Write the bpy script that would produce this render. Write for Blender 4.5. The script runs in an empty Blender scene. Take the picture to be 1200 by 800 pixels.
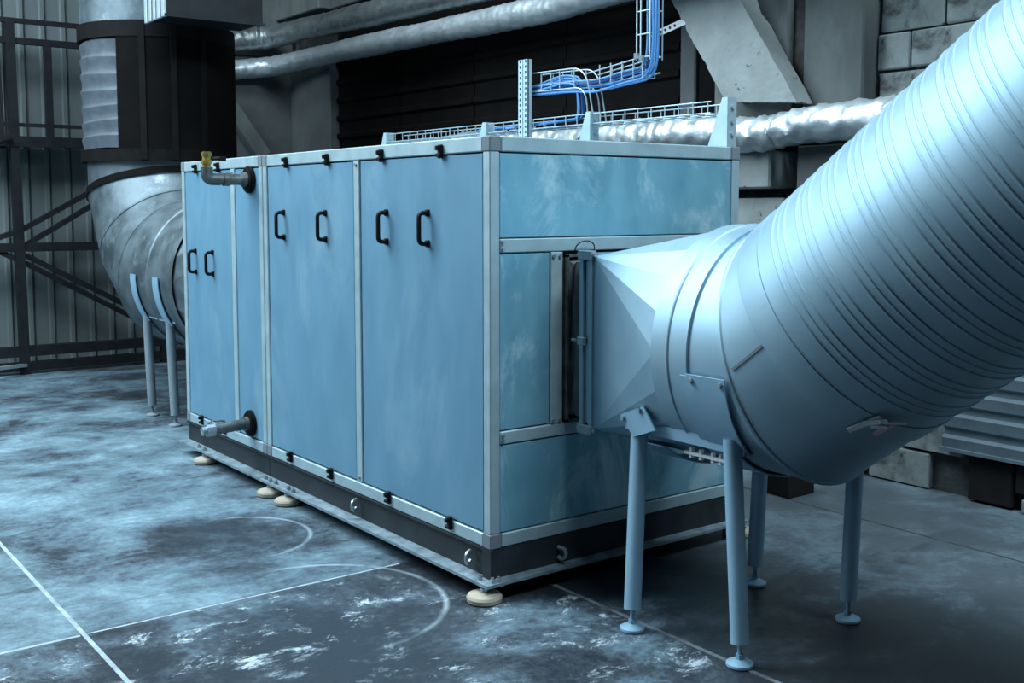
import bpy, bmesh, math, random
from mathutils import Vector, Matrix
random.seed(7)
PI = math.pi
V = Vector
scene = bpy.context.scene
COL = scene.collection

# ------------------------------------------------------------------ camera
cam_data = bpy.data.cameras.new('camera')
cam = bpy.data.objects.new('camera', cam_data)
COL.objects.link(cam)
cam_data.sensor_fit = 'HORIZONTAL'
cam_data.sensor_width = 36.0
cam_data.lens = 36.0 * 1290.0 / 1200.0
cam_data.shift_y = -50.0 / 1200.0
cam_data.clip_start = 0.05
cam_data.clip_end = 100
cam.location = (-2.627, -3.668, 1.65)
cam.rotation_euler = (math.radians(90 - 4.83), 0, math.radians(36.758 - 90 + 0.0) + 0.0)
# forward = (sin a, cos a) with a = 36.758 deg measured from +Y towards +X
cam.rotation_euler[2] = -math.radians(36.758)
scene.camera = cam

# ------------------------------------------------------------------ world
world = bpy.data.worlds.new('world')
scene.world = world
world.use_nodes = True
bg = world.node_tree.nodes['Background']
bg.inputs['Color'].default_value = (0.35, 0.58, 0.75, 1)
bg.inputs['Strength'].default_value = 0.006

# ------------------------------------------------------------------ lights
def area(name, loc, target, sx, sy, power, color=(0.74, 0.90, 1.0)):
    d = bpy.data.lights.new(name, 'AREA')
    d.shape = 'RECTANGLE'; d.size = sx; d.size_y = sy
    d.energy = power; d.color = color
    o = bpy.data.objects.new(name, d); COL.objects.link(o)
    o.location = loc
    o.rotation_euler = (V(target) - V(loc)).to_track_quat('-Z', 'Y').to_euler()
    return o

# a row of windows high in the hall's left wall
for k in range(4):
    area('window_light', (-7.0, -1.0 + 3.1 * k, 3.1), (0.5, -1.0 + 2.2 * k, 1.4), 1.3, 0.6, 8)
# roof light over the hall, then an added lamp
area('overhead_light', (-2.9, 4.1, 6.5), (0.2, 1.6, 0.6), 3.6, 8.0, 900)
area('overhead_light', (1.0, -3.4, 7.2), (0.8, -1.0, 1.2), 4.0, 1.6, 400)  # added overhead lamp that brightens the unit's end face

scene.view_settings.view_transform = 'Standard'
scene.view_settings.look = 'None'
scene.view_settings.gamma = 1.0
scene.view_settings.use_curve_mapping = False
scene.view_settings.exposure = 0.5

# ------------------------------------------------------------------ materials
def mat(name, c1, c2=None, scale=4.0, rough=0.6, rough2=None, metal=0.0, bump=0.0, bscale=40.0,
        c3=None, s3=1.6, t3=(0.52, 0.68), stretch=(1, 1, 1), detail=6.0, lo=0.35, hi=0.65, spec=0.5, dist=0.0):
    m = bpy.data.materials.new(name); m.use_nodes = True
    nt = m.node_tree; N = nt.nodes; L = nt.links
    b = N['Principled BSDF']
    b.inputs['Metallic'].default_value = metal
    b.inputs['Roughness'].default_value = rough
    b.inputs['Specular IOR Level'].default_value = spec
    b.inputs['Base Color'].default_value = (*c1, 1)
    tc = N.new('ShaderNodeTexCoord'); mp = N.new('ShaderNodeMapping')
    L.new(tc.outputs['Object'], mp.inputs['Vector']); mp.inputs['Scale'].default_value = stretch
    out = None
    if c2 is not None:
        nz = N.new('ShaderNodeTexNoise'); nz.inputs['Scale'].default_value = scale
        nz.inputs['Detail'].default_value = detail; nz.inputs['Roughness'].default_value = 0.62
        nz.inputs['Distortion'].default_value = dist
        L.new(mp.outputs['Vector'], nz.inputs['Vector'])
        r = N.new('ShaderNodeMapRange'); r.inputs['From Min'].default_value = lo; r.inputs['From Max'].default_value = hi
        L.new(nz.outputs['Fac'], r.inputs['Value'])
        mx = N.new('ShaderNodeMix'); mx.data_type = 'RGBA'
        mx.inputs[6].default_value = (*c1, 1); mx.inputs[7].default_value = (*c2, 1)
        L.new(r.outputs['Result'], mx.inputs[0]); out = mx.outputs[2]
        if rough2 is not None:
            rr = N.new('ShaderNodeMapRange'); rr.inputs['To Min'].default_value = rough; rr.inputs['To Max'].default_value = rough2
            L.new(r.outputs['Result'], rr.inputs['Value']); L.new(rr.outputs['Result'], b.inputs['Roughness'])
    if c3 is not None:
        n3 = N.new('ShaderNodeTexNoise'); n3.inputs['Scale'].default_value = s3; n3.inputs['Detail'].default_value = 9
        n3.inputs['Roughness'].default_value = 0.7; n3.inputs['Distortion'].default_value = 0.6
        L.new(mp.outputs['Vector'], n3.inputs['Vector'])
        r3 = N.new('ShaderNodeMapRange'); r3.inputs['From Min'].default_value = t3[0]; r3.inputs['From Max'].default_value = t3[1]
        L.new(n3.outputs['Fac'], r3.inputs['Value'])
        m3 = N.new('ShaderNodeMix'); m3.data_type = 'RGBA'
        m3.inputs[7].default_value = (*c3, 1)
        L.new(r3.outputs['Result'], m3.inputs[0]); L.new(out, m3.inputs[6]); out = m3.outputs[2]
    if out is not None:
        L.new(out, b.inputs['Base Color'])
    if bump > 0:
        nb = N.new('ShaderNodeTexNoise'); nb.inputs['Scale'].default_value = bscale; nb.inputs['Detail'].default_value = 5
        L.new(mp.outputs['Vector'], nb.inputs['Vector'])
        bp = N.new('ShaderNodeBump'); bp.inputs['Strength'].default_value = bump; bp.inputs['Distance'].default_value = 0.01
        L.new(nb.outputs['Fac'], bp.inputs['Height']); L.new(bp.outputs['Normal'], b.inputs['Normal'])
    return m

M = {}
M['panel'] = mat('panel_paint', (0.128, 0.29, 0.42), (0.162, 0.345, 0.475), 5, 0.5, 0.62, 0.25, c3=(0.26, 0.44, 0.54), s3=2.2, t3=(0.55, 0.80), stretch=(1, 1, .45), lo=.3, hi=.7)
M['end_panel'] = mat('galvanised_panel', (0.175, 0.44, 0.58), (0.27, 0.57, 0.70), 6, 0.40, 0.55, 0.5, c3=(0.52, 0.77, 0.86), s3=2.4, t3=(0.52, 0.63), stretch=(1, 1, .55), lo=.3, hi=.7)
M['profile'] = mat('aluminium_profile', (0.36, 0.50, 0.55), (0.43, 0.58, 0.63), 9, 0.45, 0.55, 0.4, stretch=(1, 1, 1))
M['corner'] = mat('grey_corner_plastic', (0.16, 0.20, 0.23), (0.19, 0.23, 0.26), 8, 0.6)
M['black'] = mat('black_plastic', (0.004, 0.0045, 0.0055), None, rough=0.5, spec=.25)
M['seam'] = mat('seam_gasket', (0.010, 0.014, 0.018), None, rough=0.9)
M['base'] = mat('base_steel', (0.020, 0.027, 0.033), (0.038, 0.050, 0.058), 7, 0.55, 0.7, 0.2, spec=.3)
M['flange'] = mat('base_flange_steel', (0.16, 0.23, 0.27), (0.30, 0.40, 0.45), 14, 0.5, 0.65, 0.3)
M['rubber'] = mat('beige_rubber', (0.46, 0.40, 0.31), (0.36, 0.33, 0.27), 12, 0.7)
M['zinc'] = mat('zinc_bolt', (0.42, 0.50, 0.54), (0.30, 0.37, 0.42), 30, 0.35, metal=0.7)
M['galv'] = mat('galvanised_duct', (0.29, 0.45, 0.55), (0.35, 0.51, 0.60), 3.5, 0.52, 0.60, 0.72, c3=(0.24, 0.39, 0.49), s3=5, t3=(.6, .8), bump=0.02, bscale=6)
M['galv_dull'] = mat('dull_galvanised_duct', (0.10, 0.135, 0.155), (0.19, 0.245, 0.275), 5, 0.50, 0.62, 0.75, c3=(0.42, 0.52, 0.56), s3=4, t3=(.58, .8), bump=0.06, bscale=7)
M['dark_frame'] = mat('dark_opening', (0.03, 0.04, 0.045), (0.06, 0.07, 0.075), 10, 0.6, metal=0.3)
M['fabric'] = mat('grey_flexible_fabric', (0.16, 0.19, 0.20), (0.09, 0.11, 0.12), 9, 0.85, bump=.2)
M['stand'] = mat('stand_paint', (0.27, 0.46, 0.60), (0.23, 0.40, 0.53), 6, 0.5, metal=0.1)
M['stand_dark'] = mat('grey_stand_paint', (0.20, 0.26, 0.30), (0.26, 0.33, 0.37), 6, 0.55, metal=0.15)
M['sleeve'] = mat('dark_sleeve', (0.055, 0.075, 0.095), (0.085, 0.11, 0.135), 9, 0.6, bump=0.2, bscale=22)
M['blackband'] = mat('black_band', (0.0035, 0.0037, 0.004), (0.007, 0.007, 0.007), 8, 0.7, spec=.12)
M['frame_steel'] = mat('frame_steel', (0.006, 0.0075, 0.010), (0.012, 0.014, 0.018), 9, 0.6, spec=.25)
M['foil'] = mat('foil_wrap', (0.46, 0.53, 0.56), (0.58, 0.65, 0.68), 12, 0.36, 0.48, 0.70, bump=0.8, bscale=11, stretch=(1, .45, 1))
M['foil_dark'] = mat('dusty_foil_wrap', (0.24, 0.27, 0.28), (0.34, 0.38, 0.39), 12, 0.30, 0.5, 0.85, bump=0.9, bscale=16, stretch=(1, .45, 1))
M['wire'] = mat('zinc_wire', (0.42, 0.52, 0.56), None, rough=0.4, metal=0.5)
M['cable'] = mat('blue_cable', (0.06, 0.22, 0.50), (0.08, 0.28, 0.60), 20, 0.45)
M['cable_pale'] = mat('pale_blue_cable', (0.13, 0.32, 0.58), None, rough=0.45)
M['cable_deep'] = mat('deep_blue_cable', (0.025, 0.10, 0.28), None, rough=0.45)
M['cable_dark'] = mat('navy_cable', (0.015, 0.025, 0.07), None, rough=0.5)
M['brass'] = mat('brass', (0.50, 0.38, 0.10), (0.35, 0.27, 0.08), 20, 0.4, metal=0.7)
M['pipe_steel'] = mat('pipe_steel', (0.20, 0.23, 0.24), (0.06, 0.07, 0.07), 10, 0.4, 0.55, 0.5)
M['concrete'] = mat('concrete', (0.135, 0.155, 0.155), (0.075, 0.088, 0.088), 2.2, 0.85, bump=0.4, bscale=18, c3=(0.055, 0.065, 0.066), s3=2.8, t3=(.54, .74), stretch=(1, 1, .5))  # tone taken down to stand for the pipes' shadow on the columns
M['concrete_dim'] = mat('dim_concrete', (0.10, 0.115, 0.12), (0.07, 0.08, 0.085), 2.6, 0.9, bump=0.3, bscale=14)  # darker copy of the concrete for stretches that lie in dim light
M['concrete_light'] = mat('pale_concrete', (0.285, 0.325, 0.325), (0.225, 0.26, 0.26), 5, 0.85, bump=0.7, bscale=14, c3=(0.05, 0.058, 0.058), s3=9, t3=(.615, .665))
M['block'] = mat('whitewashed_block', (0.26, 0.30, 0.30), (0.165, 0.195, 0.195), 5, 0.9, bump=0.8, bscale=14, c3=(0.035, 0.038, 0.038), s3=4.5, t3=(.54, .68))
M['mortar'] = mat('dark_mortar', (0.035, 0.04, 0.04), (0.08, 0.09, 0.09), 9, 0.95, bump=.5)
M['shutter'] = mat('black_sheeting', (0.0035, 0.0035, 0.0037), (0.006, 0.0055, 0.0055), 4, 0.85, spec=.08)
M['cladding'] = mat('grey_cladding', (0.135, 0.168, 0.174), (0.18, 0.218, 0.225), 1.5, 0.55, metal=0.15, stretch=(1, 1, .3))
M['sheet_low'] = mat('grey_ribbed_sheet', (0.12, 0.17, 0.20), (0.17, 0.23, 0.27), 5, 0.55, metal=0.3)
M['rust'] = mat('rusty_steel', (0.018, 0.018, 0.018), (0.05, 0.046, 0.043), 12, 0.8, bump=.4)
M['brown'] = mat('dark_brown_box', (0.010, 0.0095, 0.0095), (0.018, 0.016, 0.016), 7, 0.8, spec=.2)
M['joint'] = mat('pale_joint_filler', (0.42, 0.52, 0.57), (0.24, 0.31, 0.35), 14, 0.7)
M['joint_dark'] = mat('dusty_joint_filler', (0.19, 0.24, 0.27), (0.06, 0.075, 0.088), 7, 0.8)
M['white'] = mat('white_tape', (0.72, 0.78, 0.80), (0.58, 0.64, 0.67), 20, 0.6)
M['pink'] = mat('pink_tape', (0.55, 0.42, 0.50), None, rough=0.6)
M['boxsteel'] = mat('box_steel', (0.010, 0.013, 0.016), (0.018, 0.022, 0.026), 6, 0.5, spec=.3)
M['boxedge'] = mat('bright_zinc_edge', (0.55, 0.66, 0.72), (0.45, 0.55, 0.60), 12, 0.35, metal=.5)

def floor_material():
    m = bpy.data.materials.new('stained_concrete_floor'); m.use_nodes = True
    nt = m.node_tree; N = nt.nodes; L = nt.links; b = N['Principled BSDF']
    tc = N.new('ShaderNodeTexCoord')
    def noise(scale, detail, rough, dist, stretch=(1, 1, 1), rot=0.0):
        mp = N.new('ShaderNodeMapping'); mp.inputs['Scale'].default_value = stretch; mp.inputs['Rotation'].default_value = (0, 0, rot)
        L.new(tc.outputs['Object'], mp.inputs['Vector'])
        n = N.new('ShaderNodeTexNoise'); n.inputs['Scale'].default_value = scale; n.inputs['Detail'].default_value = detail
        n.inputs['Roughness'].default_value = rough; n.inputs['Distortion'].default_value = dist
        L.new(mp.outputs['Vector'], n.inputs['Vector']); return n.outputs['Fac']
    def rng(v, a, c, lo=0.0, hi=1.0):
        r = N.new('ShaderNodeMapRange'); r.inputs['From Min'].default_value = a; r.inputs['From Max'].default_value = c
        r.inputs['To Min'].default_value = lo; r.inputs['To Max'].default_value = hi
        L.new(v, r.inputs['Value']); return r.outputs['Result']
    def mix(f, a, c):
        x = N.new('ShaderNodeMix'); x.data_type = 'RGBA'
        L.new(f, x.inputs[0])
        for s, i in ((a, 6), (c, 7)):
            if isinstance(s, tuple): x.inputs[i].default_value = (*s, 1)
            else: L.new(s, x.inputs[i])
        return x.outputs[2]
    def math_(op, a, c):
        x = N.new('ShaderNodeMath'); x.operation = op; x.use_clamp = True
        for s, i in ((a, 0), (c, 1)):
            if isinstance(s, (int, float)): x.inputs[i].default_value = s
            else: L.new(s, x.inputs[i])
        return x.outputs[0]
    sx = N.new('ShaderNodeSeparateXYZ'); L.new(tc.outputs['Object'], sx.inputs[0])
    near = rng(sx.outputs['Y'], .66, 0.60)                      # the slabs in front are more worn
    lane = math_('MULTIPLY', rng(sx.outputs['X'], 0.18, 0.36), rng(sx.outputs['X'], 1.75, 1.1))
    back = rng(sx.outputs['X'], 1.0, 1.9)
    big = noise(.9, 7, .62, .2); mid = noise(2.3, 14, .74, .35, (.85, 1.1, 1), .65); fine = noise(26, 12, .80, .3)
    v = math_('ADD', math_('MULTIPLY', big, .32), math_('MULTIPLY', mid, .46))
    v = math_('ADD', v, math_('MULTIPLY', fine, .22))
    # darker scrubbed areas inside the scuff rings
    for (rx, ry, rr, amt) in ((-0.55, 1.42, 0.55, .085), (-0.62, 0.36, 0.60, .035), (-1.1, -0.2, 0.7, .04)):
        vm = N.new('ShaderNodeVectorMath'); vm.operation = 'DISTANCE'
        L.new(tc.outputs['Object'], vm.inputs[0]); vm.inputs[1].default_value = (rx, ry, 0)
        v = math_('SUBTRACT', v, rng(vm.outputs['Value'], rr, rr * .5, 0, amt))
    v = math_('SUBTRACT', v, math_('MULTIPLY', near, .070))
    v = math_('SUBTRACT', v, math_('MULTIPLY', lane, .042))
    v = math_('SUBTRACT', v, math_('MULTIPLY', rng(sx.outputs['Y'], -.9, -1.6), .05))  # nearest floor darkened to cut light bouncing up under the duct
    cr = N.new('ShaderNodeValToRGB'); L.new(v, cr.inputs[0])
    e = cr.color_ramp.elements
    e[0].position = .385; e[0].color = (0.020, 0.027, 0.036, 1); e[1].position = .63; e[1].color = (.33, .49, .565, 1)
    for p, c in ((.435, (.048, .064, .080)), (.47, (.085, .130, .165)), (.51, (.12, .195, .235)), (.555, (.185, .285, .34))):
        x = e.new(p); x.color = (*c, 1)
    base = cr.outputs[0]
    d1 = rng(v, .50, .42)
    base = mix(math_('MULTIPLY', back, .45), base, (0.16, 0.21, 0.235))
    # flakes of pale paint left on the worn slabs
    sc = rng(noise(5, 14, .84, .4, (.8, 1.1, 1), .65), .555, .615)
    base = mix(math_('MULTIPLY', math_('MULTIPLY', sc, rng(sx.outputs['X'], .34, .30)), math_('MULTIPLY', near, rng(big, .38, .55))), base, (0.55, 0.66, 0.72))
    d2 = rng(noise(2.2, 7, .7, .8, (.45, 1.5, 1), .75), .575, .68)
    base = mix(math_('MULTIPLY', d2, .8), base, (0.035, 0.046, 0.058))
    # ring shaped scuff left by a floor machine
    for (rx, ry, rr, w) in ((-0.62, 0.36, 0.53, 0.018), (-0.52, 1.46, 0.37, 0.016)):
        vm = N.new('ShaderNodeVectorMath'); vm.operation = 'DISTANCE'
        L.new(tc.outputs['Object'], vm.inputs[0]); vm.inputs[1].default_value = (rx, ry, 0)
        a1 = rng(vm.outputs['Value'], rr - w, rr); a2 = rng(vm.outputs['Value'], rr + w, rr)
        ring = math_('MULTIPLY', a1, a2)
        ring = math_('MULTIPLY', ring, rng(noise(3, 4, .6, 0), .36, .60, .1, .62))
        ring = math_('MULTIPLY', ring, rng(sx.outputs['X'], rx - .05, rx + .25))
        base = mix(ring, base, (0.50, 0.64, 0.70))
    L.new(base, b.inputs['Base Color'])
    b.inputs['Specular IOR Level'].default_value = 0.45
    L.new(rng(d1, 0, 1, .55, .38), b.inputs['Roughness'])
    bp = N.new('ShaderNodeBump'); bp.inputs['Strength'].default_value = .18; bp.inputs['Distance'].default_value = .01
    L.new(noise(24, 6, .7, 0), bp.inputs['Height']); L.new(bp.outputs['Normal'], b.inputs['Normal'])
    return m
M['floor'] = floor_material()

# ------------------------------------------------------------------ helpers
class MB:
    """collects shapes, built as ONE mesh object"""
    def __init__(s): s.bm = bmesh.new()
    def box(s, a, b, bevel=0.0, mtx=None):
        x0, y0, z0 = [min(p, q) for p, q in zip(a, b)]; x1, y1, z1 = [max(p, q) for p, q in zip(a, b)]
        vs = [s.bm.verts.new(p) for p in ((x0, y0, z0), (x1, y0, z0), (x1, y1, z0), (x0, y1, z0), (x0, y0, z1), (x1, y0, z1), (x1, y1, z1), (x0, y1, z1))]
        fs = [s.bm.faces.new([vs[i] for i in f]) for f in ((3, 2, 1, 0), (4, 5, 6, 7), (0, 1, 5, 4), (1, 2, 6, 5), (2, 3, 7, 6), (3, 0, 4, 7))]
        if bevel > 0:
            es = list({e for f in fs for e in f.edges})
            r = bmesh.ops.bevel(s.bm, geom=es, offset=bevel, segments=1, affect='EDGES')
            vs = list({v for f in r['faces'] for v in f.verts})
        if mtx is not None:
            bmesh.ops.transform(s.bm, matrix=mtx, verts=vs)
        return s
    def bar(s, p, q, w, h, up=(0, 0, 1), bevel=0.0):
        """rectangular bar from p to q"""
        p = V(p); q = V(q); d = (q - p); ln = d.length; d.normalize()
        u = V(up); side = d.cross(u)
        if side.length < 1e-4: side = d.cross(V((1, 0, 0)))
        side.normalize(); u = side.cross(d)
        m = Matrix((( d.x, side.x, u.x, p.x), (d.y, side.y, u.y, p.y), (d.z, side.z, u.z, p.z), (0, 0, 0, 1)))
        return s.box((0, -w / 2, -h / 2), (ln, w / 2, h / 2), bevel, m)
    def prism(s, pts, ext):
        a = [s.bm.verts.new(V(p)) for p in pts]; b = [s.bm.verts.new(V(p) + V(ext)) for p in pts]
        n = len(pts)
        s.bm.faces.new(a[::-1]); s.bm.faces.new(b)
        for i in range(n): s.bm.faces.new((a[i], a[(i + 1) % n], b[(i + 1) % n], b[i]))
        return s
    def rings(s, rr, close=False, caps=True, smooth=True):
        vr = [[s.bm.verts.new(p) for p in r] for r in rr]
        n = len(rr[0])
        for a, b in zip(vr, vr[1:]):
            for i in range(n):
                f = s.bm.faces.new((a[i], a[(i + 1) % n], b[(i + 1) % n], b[i])); f.smooth = smooth
        if close:
            a, b = vr[-1], vr[0]
            for i in range(n):
                f = s.bm.faces.new((a[i], a[(i + 1) % n], b[(i + 1) % n], b[i])); f.smooth = smooth
        elif caps:
            s.bm.faces.new(vr[0][::-1]); s.bm.faces.new(vr[-1])
        return s
    def tube(s, pts, r, n=10, caps=True, rfun=None):
        pts = [V(p) for p in pts]; rr = []
        prev = None
        for i, p in enumerate(pts):
            d = (pts[min(i + 1, len(pts) - 1)] - pts[max(i - 1, 0)]).normalized()
            if prev is None:
                u = d.cross(V((0, 0, 1)))
                if u.length < 1e-3: u = d.cross(V((1, 0, 0)))
            else:
                u = prev - d * prev.dot(d)
            u.normalize(); w = d.cross(u); prev = u
            rad = r[i] if isinstance(r, (list, tuple)) else r
            rr.append([p + (u * math.cos(2 * PI * k / n) + w * math.sin(2 * PI * k / n)) * (rad if rfun is None else rad * rfun(i, k)) for k in range(n)])
        return s.rings(rr, caps=caps)
    def cyl(s, p, q, r, n=20, r2=None):
        return s.tube([p, q], [r, r if r2 is None else r2], n)
    def build(s, name, m, parent=None, loc=None, sharp=35):
        bmesh.ops.recalc_face_normals(s.bm, faces=s.bm.faces)
        me = bpy.data.meshes.new(name)
        for f in s.bm.faces: f.smooth = True
        s.bm.to_mesh(me); s.bm.free()
        if sharp: me.set_sharp_from_angle(angle=math.radians(sharp))
        me.materials.append(m if not isinstance(m, str) else M[m])
        o = bpy.data.objects.new(name, me); COL.objects.link(o)
        if parent is not None:
            o.parent = parent
        if loc is not None: o.location = loc
        return o

def empty(name, label, cat, group=None):
    o = bpy.data.objects.new(name, None); COL.objects.link(o)
    o.empty_display_size = 0.1
    return tag(o, label, cat, group)
def tag(o, label=None, cat=None, group=None, kind=None):
    if label: o['label'] = label
    if cat: o['category'] = cat
    if group: o['group'] = group
    if kind: o['kind'] = kind
    return o
def structure(o): o['kind'] = 'structure'; return o
def dup(o, parent=None, loc=None):
    c = o.copy(); COL.objects.link(c)
    if parent is not None: c.parent = parent
    if loc is not None: c.location = loc
    return c
def box(name, a, b, m, parent=None, bevel=0.0): return MB().box(a, b, bevel).build(name, m, parent)
def smooth_path(pts, r=0.08, n=6):
    """polyline with rounded corners"""
    pts = [V(p) for p in pts]; out = [pts[0]]
    for a, b, c in zip(pts, pts[1:], pts[2:]):
        d1 = (a - b); d2 = (c - b); k = min(r, d1.length * .49, d2.length * .49)
        p = b + d1.normalized() * k; q = b + d2.normalized() * k
        for i in range(n + 1):
            t = i / n; out.append(p * (1 - t) ** 2 + b * 2 * t * (1 - t) + q * t * t)
    out.append(pts[-1]); return out

# ================================================================== SETTING
XB, YF = 3.10, 8.12        # back wall plane, far wall plane
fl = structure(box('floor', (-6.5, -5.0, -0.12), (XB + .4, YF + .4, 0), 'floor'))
jm = MB().box((-1.490, -5, -.004), (-1.472, YF, .0012)); jm.build('joint_strip', 'joint', fl)
MB().box((-6.5, .615, -.004), (-1.497, .634, .0012)).build('joint_strip', 'joint', fl)
MB().box((-1.468, .622, -.004), (-.07, .634, .0012)).build('joint_strip', 'joint', fl)
MB().box((.315, -5, -.004), (.335, -.02, .0012)).build('joint_strip', 'joint_dark', fl)
MB().box((2.258, -5, -.004), (2.272, 1.2, .0012)).build('joint_strip', 'mortar', fl)

# ---- far wall of ribbed cladding sheets
wf = structure(MB().box((-6.5, YF + .06, 0), (XB + .4, YF + .25, 4.6)).build('wall_far', 'cladding'))
def clad_mesh():
    mb = MB(); prof = []
    for k in range(5):
        x = k * .2
        prof += [(x, 0), (x + .006, .012), (x + .012, 0), (x + .135, 0), (x + .150, -.022), (x + .185, -.022)]
    prof.append((1.0, 0))
    a = [mb.bm.verts.new((x, y, .03)) for x, y in prof]; b = [mb.bm.verts.new((x, y, 4.5)) for x, y in prof]
    for i in range(len(prof) - 1): mb.bm.faces.new((a[i], a[i + 1], b[i + 1], b[i]))
    return mb
first = clad_mesh().build('cladding_sheet', 'cladding', wf, (-6.46, YF, 0), sharp=20)
for k in range(1, 10): dup(first, wf, (-6.46 + k, YF, 0))
fg = MB()
for k in range(10): pass
box('base_flashing', (-6.46, YF - .012, 0), (XB, YF + .05, .035), 'base', wf)

# ---- back wall: backing, block courses, black sheeting, columns
wb = structure(box('wall_back', (XB + .03, -5.0, 0), (XB + .35, YF + .3, 4.6), 'mortar'))
BL, BH = .42, .222
# ten block shapes shared between all courses
blocks = []
for k in range(8):
    mb = MB().box((0, .006, .006), (.06 + .012 * random.random(), BL - .006 - .01 * random.random(), BH - .006 - .006 * random.random()), .008)
    for v in mb.bm.verts: v.co += V((random.uniform(-.004, .004), random.uniform(-.006, .006), random.uniform(-.005, .005)))
    o = mb.build('block', 'block', wb); blocks.append(o)
used = set()
def place_block(y, z):
    k = random.randrange(8)
    o = blocks[k] if k not in used else dup(blocks[k], wb)
    used.add(k)
    o.location = (XB + .045 - .062 + random.uniform(-.006, .006), y, z)
for r in range(15):
    z = r * BH
    off = (r % 2) * BL / 2
    y = -2.6 + off
    while y < .30:
        if z < .60 and y < -.42:
            y += BL; continue                       # clad zone
        if y + BL < .37: place_block(y, z)
        else:
            h = box('block', (0, .006, .006), (.062, .35 - y, BH - .009), 'block', wb, .008); h.location = (XB - .017, y, z)
        y += BL
for k in range(8):
    if k not in used: place_block(-2.6, .9 + k * BH)
# concrete column at the right with pale panels left of it
col = structure(box('trim_1', (XB - .14, .36, 2.03), (XB + .04, .80, 4.6), 'concrete', None, .012))
col2 = structure(box('trim_2', (XB - .16, .90, 2.03), (XB + .04, 1.52, 4.6), 'concrete', None, .012))
box('black_sheet', (XB - .02, 1.52, 1.70), (XB + .02, 1.80, 4.6), 'shutter', wb)
structure(MB().box((XB - .11, .80, 2.02), (XB + .0, .90, 4.6)).build('trim_3', 'rust'))
structure(box('trim_4', (XB - .18, .37, .60), (XB + .04, .80, 2.02), 'concrete', None, .01))
structure(box('trim_5', (XB - .24, .96, 1.76), (XB + .04, 1.78, 2.0), 'concrete_light', None, .012))
structure(box('trim_6', (XB - .15, .92, .02), (XB + .04, 1.78, 1.70), 'concrete_light', None, .01))
structure(box('trim_7', (XB - .04, .37, .02), (XB + .04, .91, .58), 'concrete', None, .01))
structure(box('trim_8', (XB - .05, 1.80, .02), (XB + .04, 1.95, 4.6), 'concrete_dim', None, .01))
# black ribbed sheeting between the columns
def shutter_mesh(w):
    mb = MB(); prof = []
    z = 0
    while z < 2.9:
        prof += [(0, z), (0, z + .09), (-.03, z + .11), (-.03, z + .15), (0, z + .17)]; z += .19
    a = [mb.bm.verts.new((x, 0, zz)) for x, zz in prof]; b = [mb.bm.verts.new((x, w, zz)) for x, zz in prof]
    for i in range(len(prof) - 1): mb.bm.faces.new((a[i], b[i], b[i + 1], a[i + 1]))
    return mb
sh = shutter_mesh(1.28).build('black_sheet', 'shutter', wb, (XB - .01, 1.97, 1.7), sharp=15)
for k in range(1, 4): dup(sh, wb, (XB - .01, 1.97 + 1.29 * k, 1.7))
box('black_sheet', (XB - .02, 1.97, 0), (XB + .02, 7.12, 1.70), 'shutter', wb)
# far column and beam above the pipes
structure(box('trim_9', (XB - .12, 7.12, 0), (XB + .04, YF, 3.4), 'concrete_dim', None, .012))
structure(box('trim_12', (2.05, YF - .055, 0), (XB - .1, YF - .025, 3.30), 'concrete_dim', None, .006))
structure(box('trim_13', (2.05, YF - .075, 3.32), (XB - .1, YF - .025, 4.6), 'concrete', None, .006))
structure(box('trim_10', (XB - .30, 7.0, 3.72), (XB + .04, YF, 4.6), 'concrete', None, .012))
structure(box('trim_11', (XB - .16, 1.95, 3.72), (XB + .04, 6.99, 4.6), 'concrete_dim', None, .012))

def knee(name, label, pts, x0, x1):
    mb = MB().prism([(x0, y, z) for y, z in pts], (x1 - x0, 0, 0))
    # chipped edges: cut the long edges and push the cuts in and out a little
    hard = list(mb.bm.edges)
    bmesh.ops.subdivide_edges(mb.bm, edges=hard, cuts=15)
    lay = [v for v in mb.bm.verts if len(v.link_edges) == 2 or True]
    cen = sum((v.co for v in mb.bm.verts), V()) / len(mb.bm.verts)
    for v in lay: v.co += (cen - v.co).normalized() * random.choice((0, 0, .004, .008, .014)) + V((0, random.uniform(-.004, .004), random.uniform(-.004, .004)))
    bmesh.ops.triangulate(mb.bm, faces=mb.bm.faces)
    return tag(mb.build(name, 'concrete_light'), label, 'bracket')
knee('concrete_bracket', 'pale chipped concrete bracket slanting down beside the black sheeting, above the silver pipe',
     [(2.20, 3.65), (1.68, 2.90), (1.27, 2.32), (.69, 2.27), (1.62, 3.65)], 2.78, XB - .165)
tag(MB().bar((2.17, 8.0, 2.80), (2.60, 8.0, 2.20), .16, .16, (0, 1, 0), .012).build('concrete_brace', 'concrete'), 'dim slanting concrete brace below the foil pipes, right of the wrapped duct', 'brace')

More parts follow.
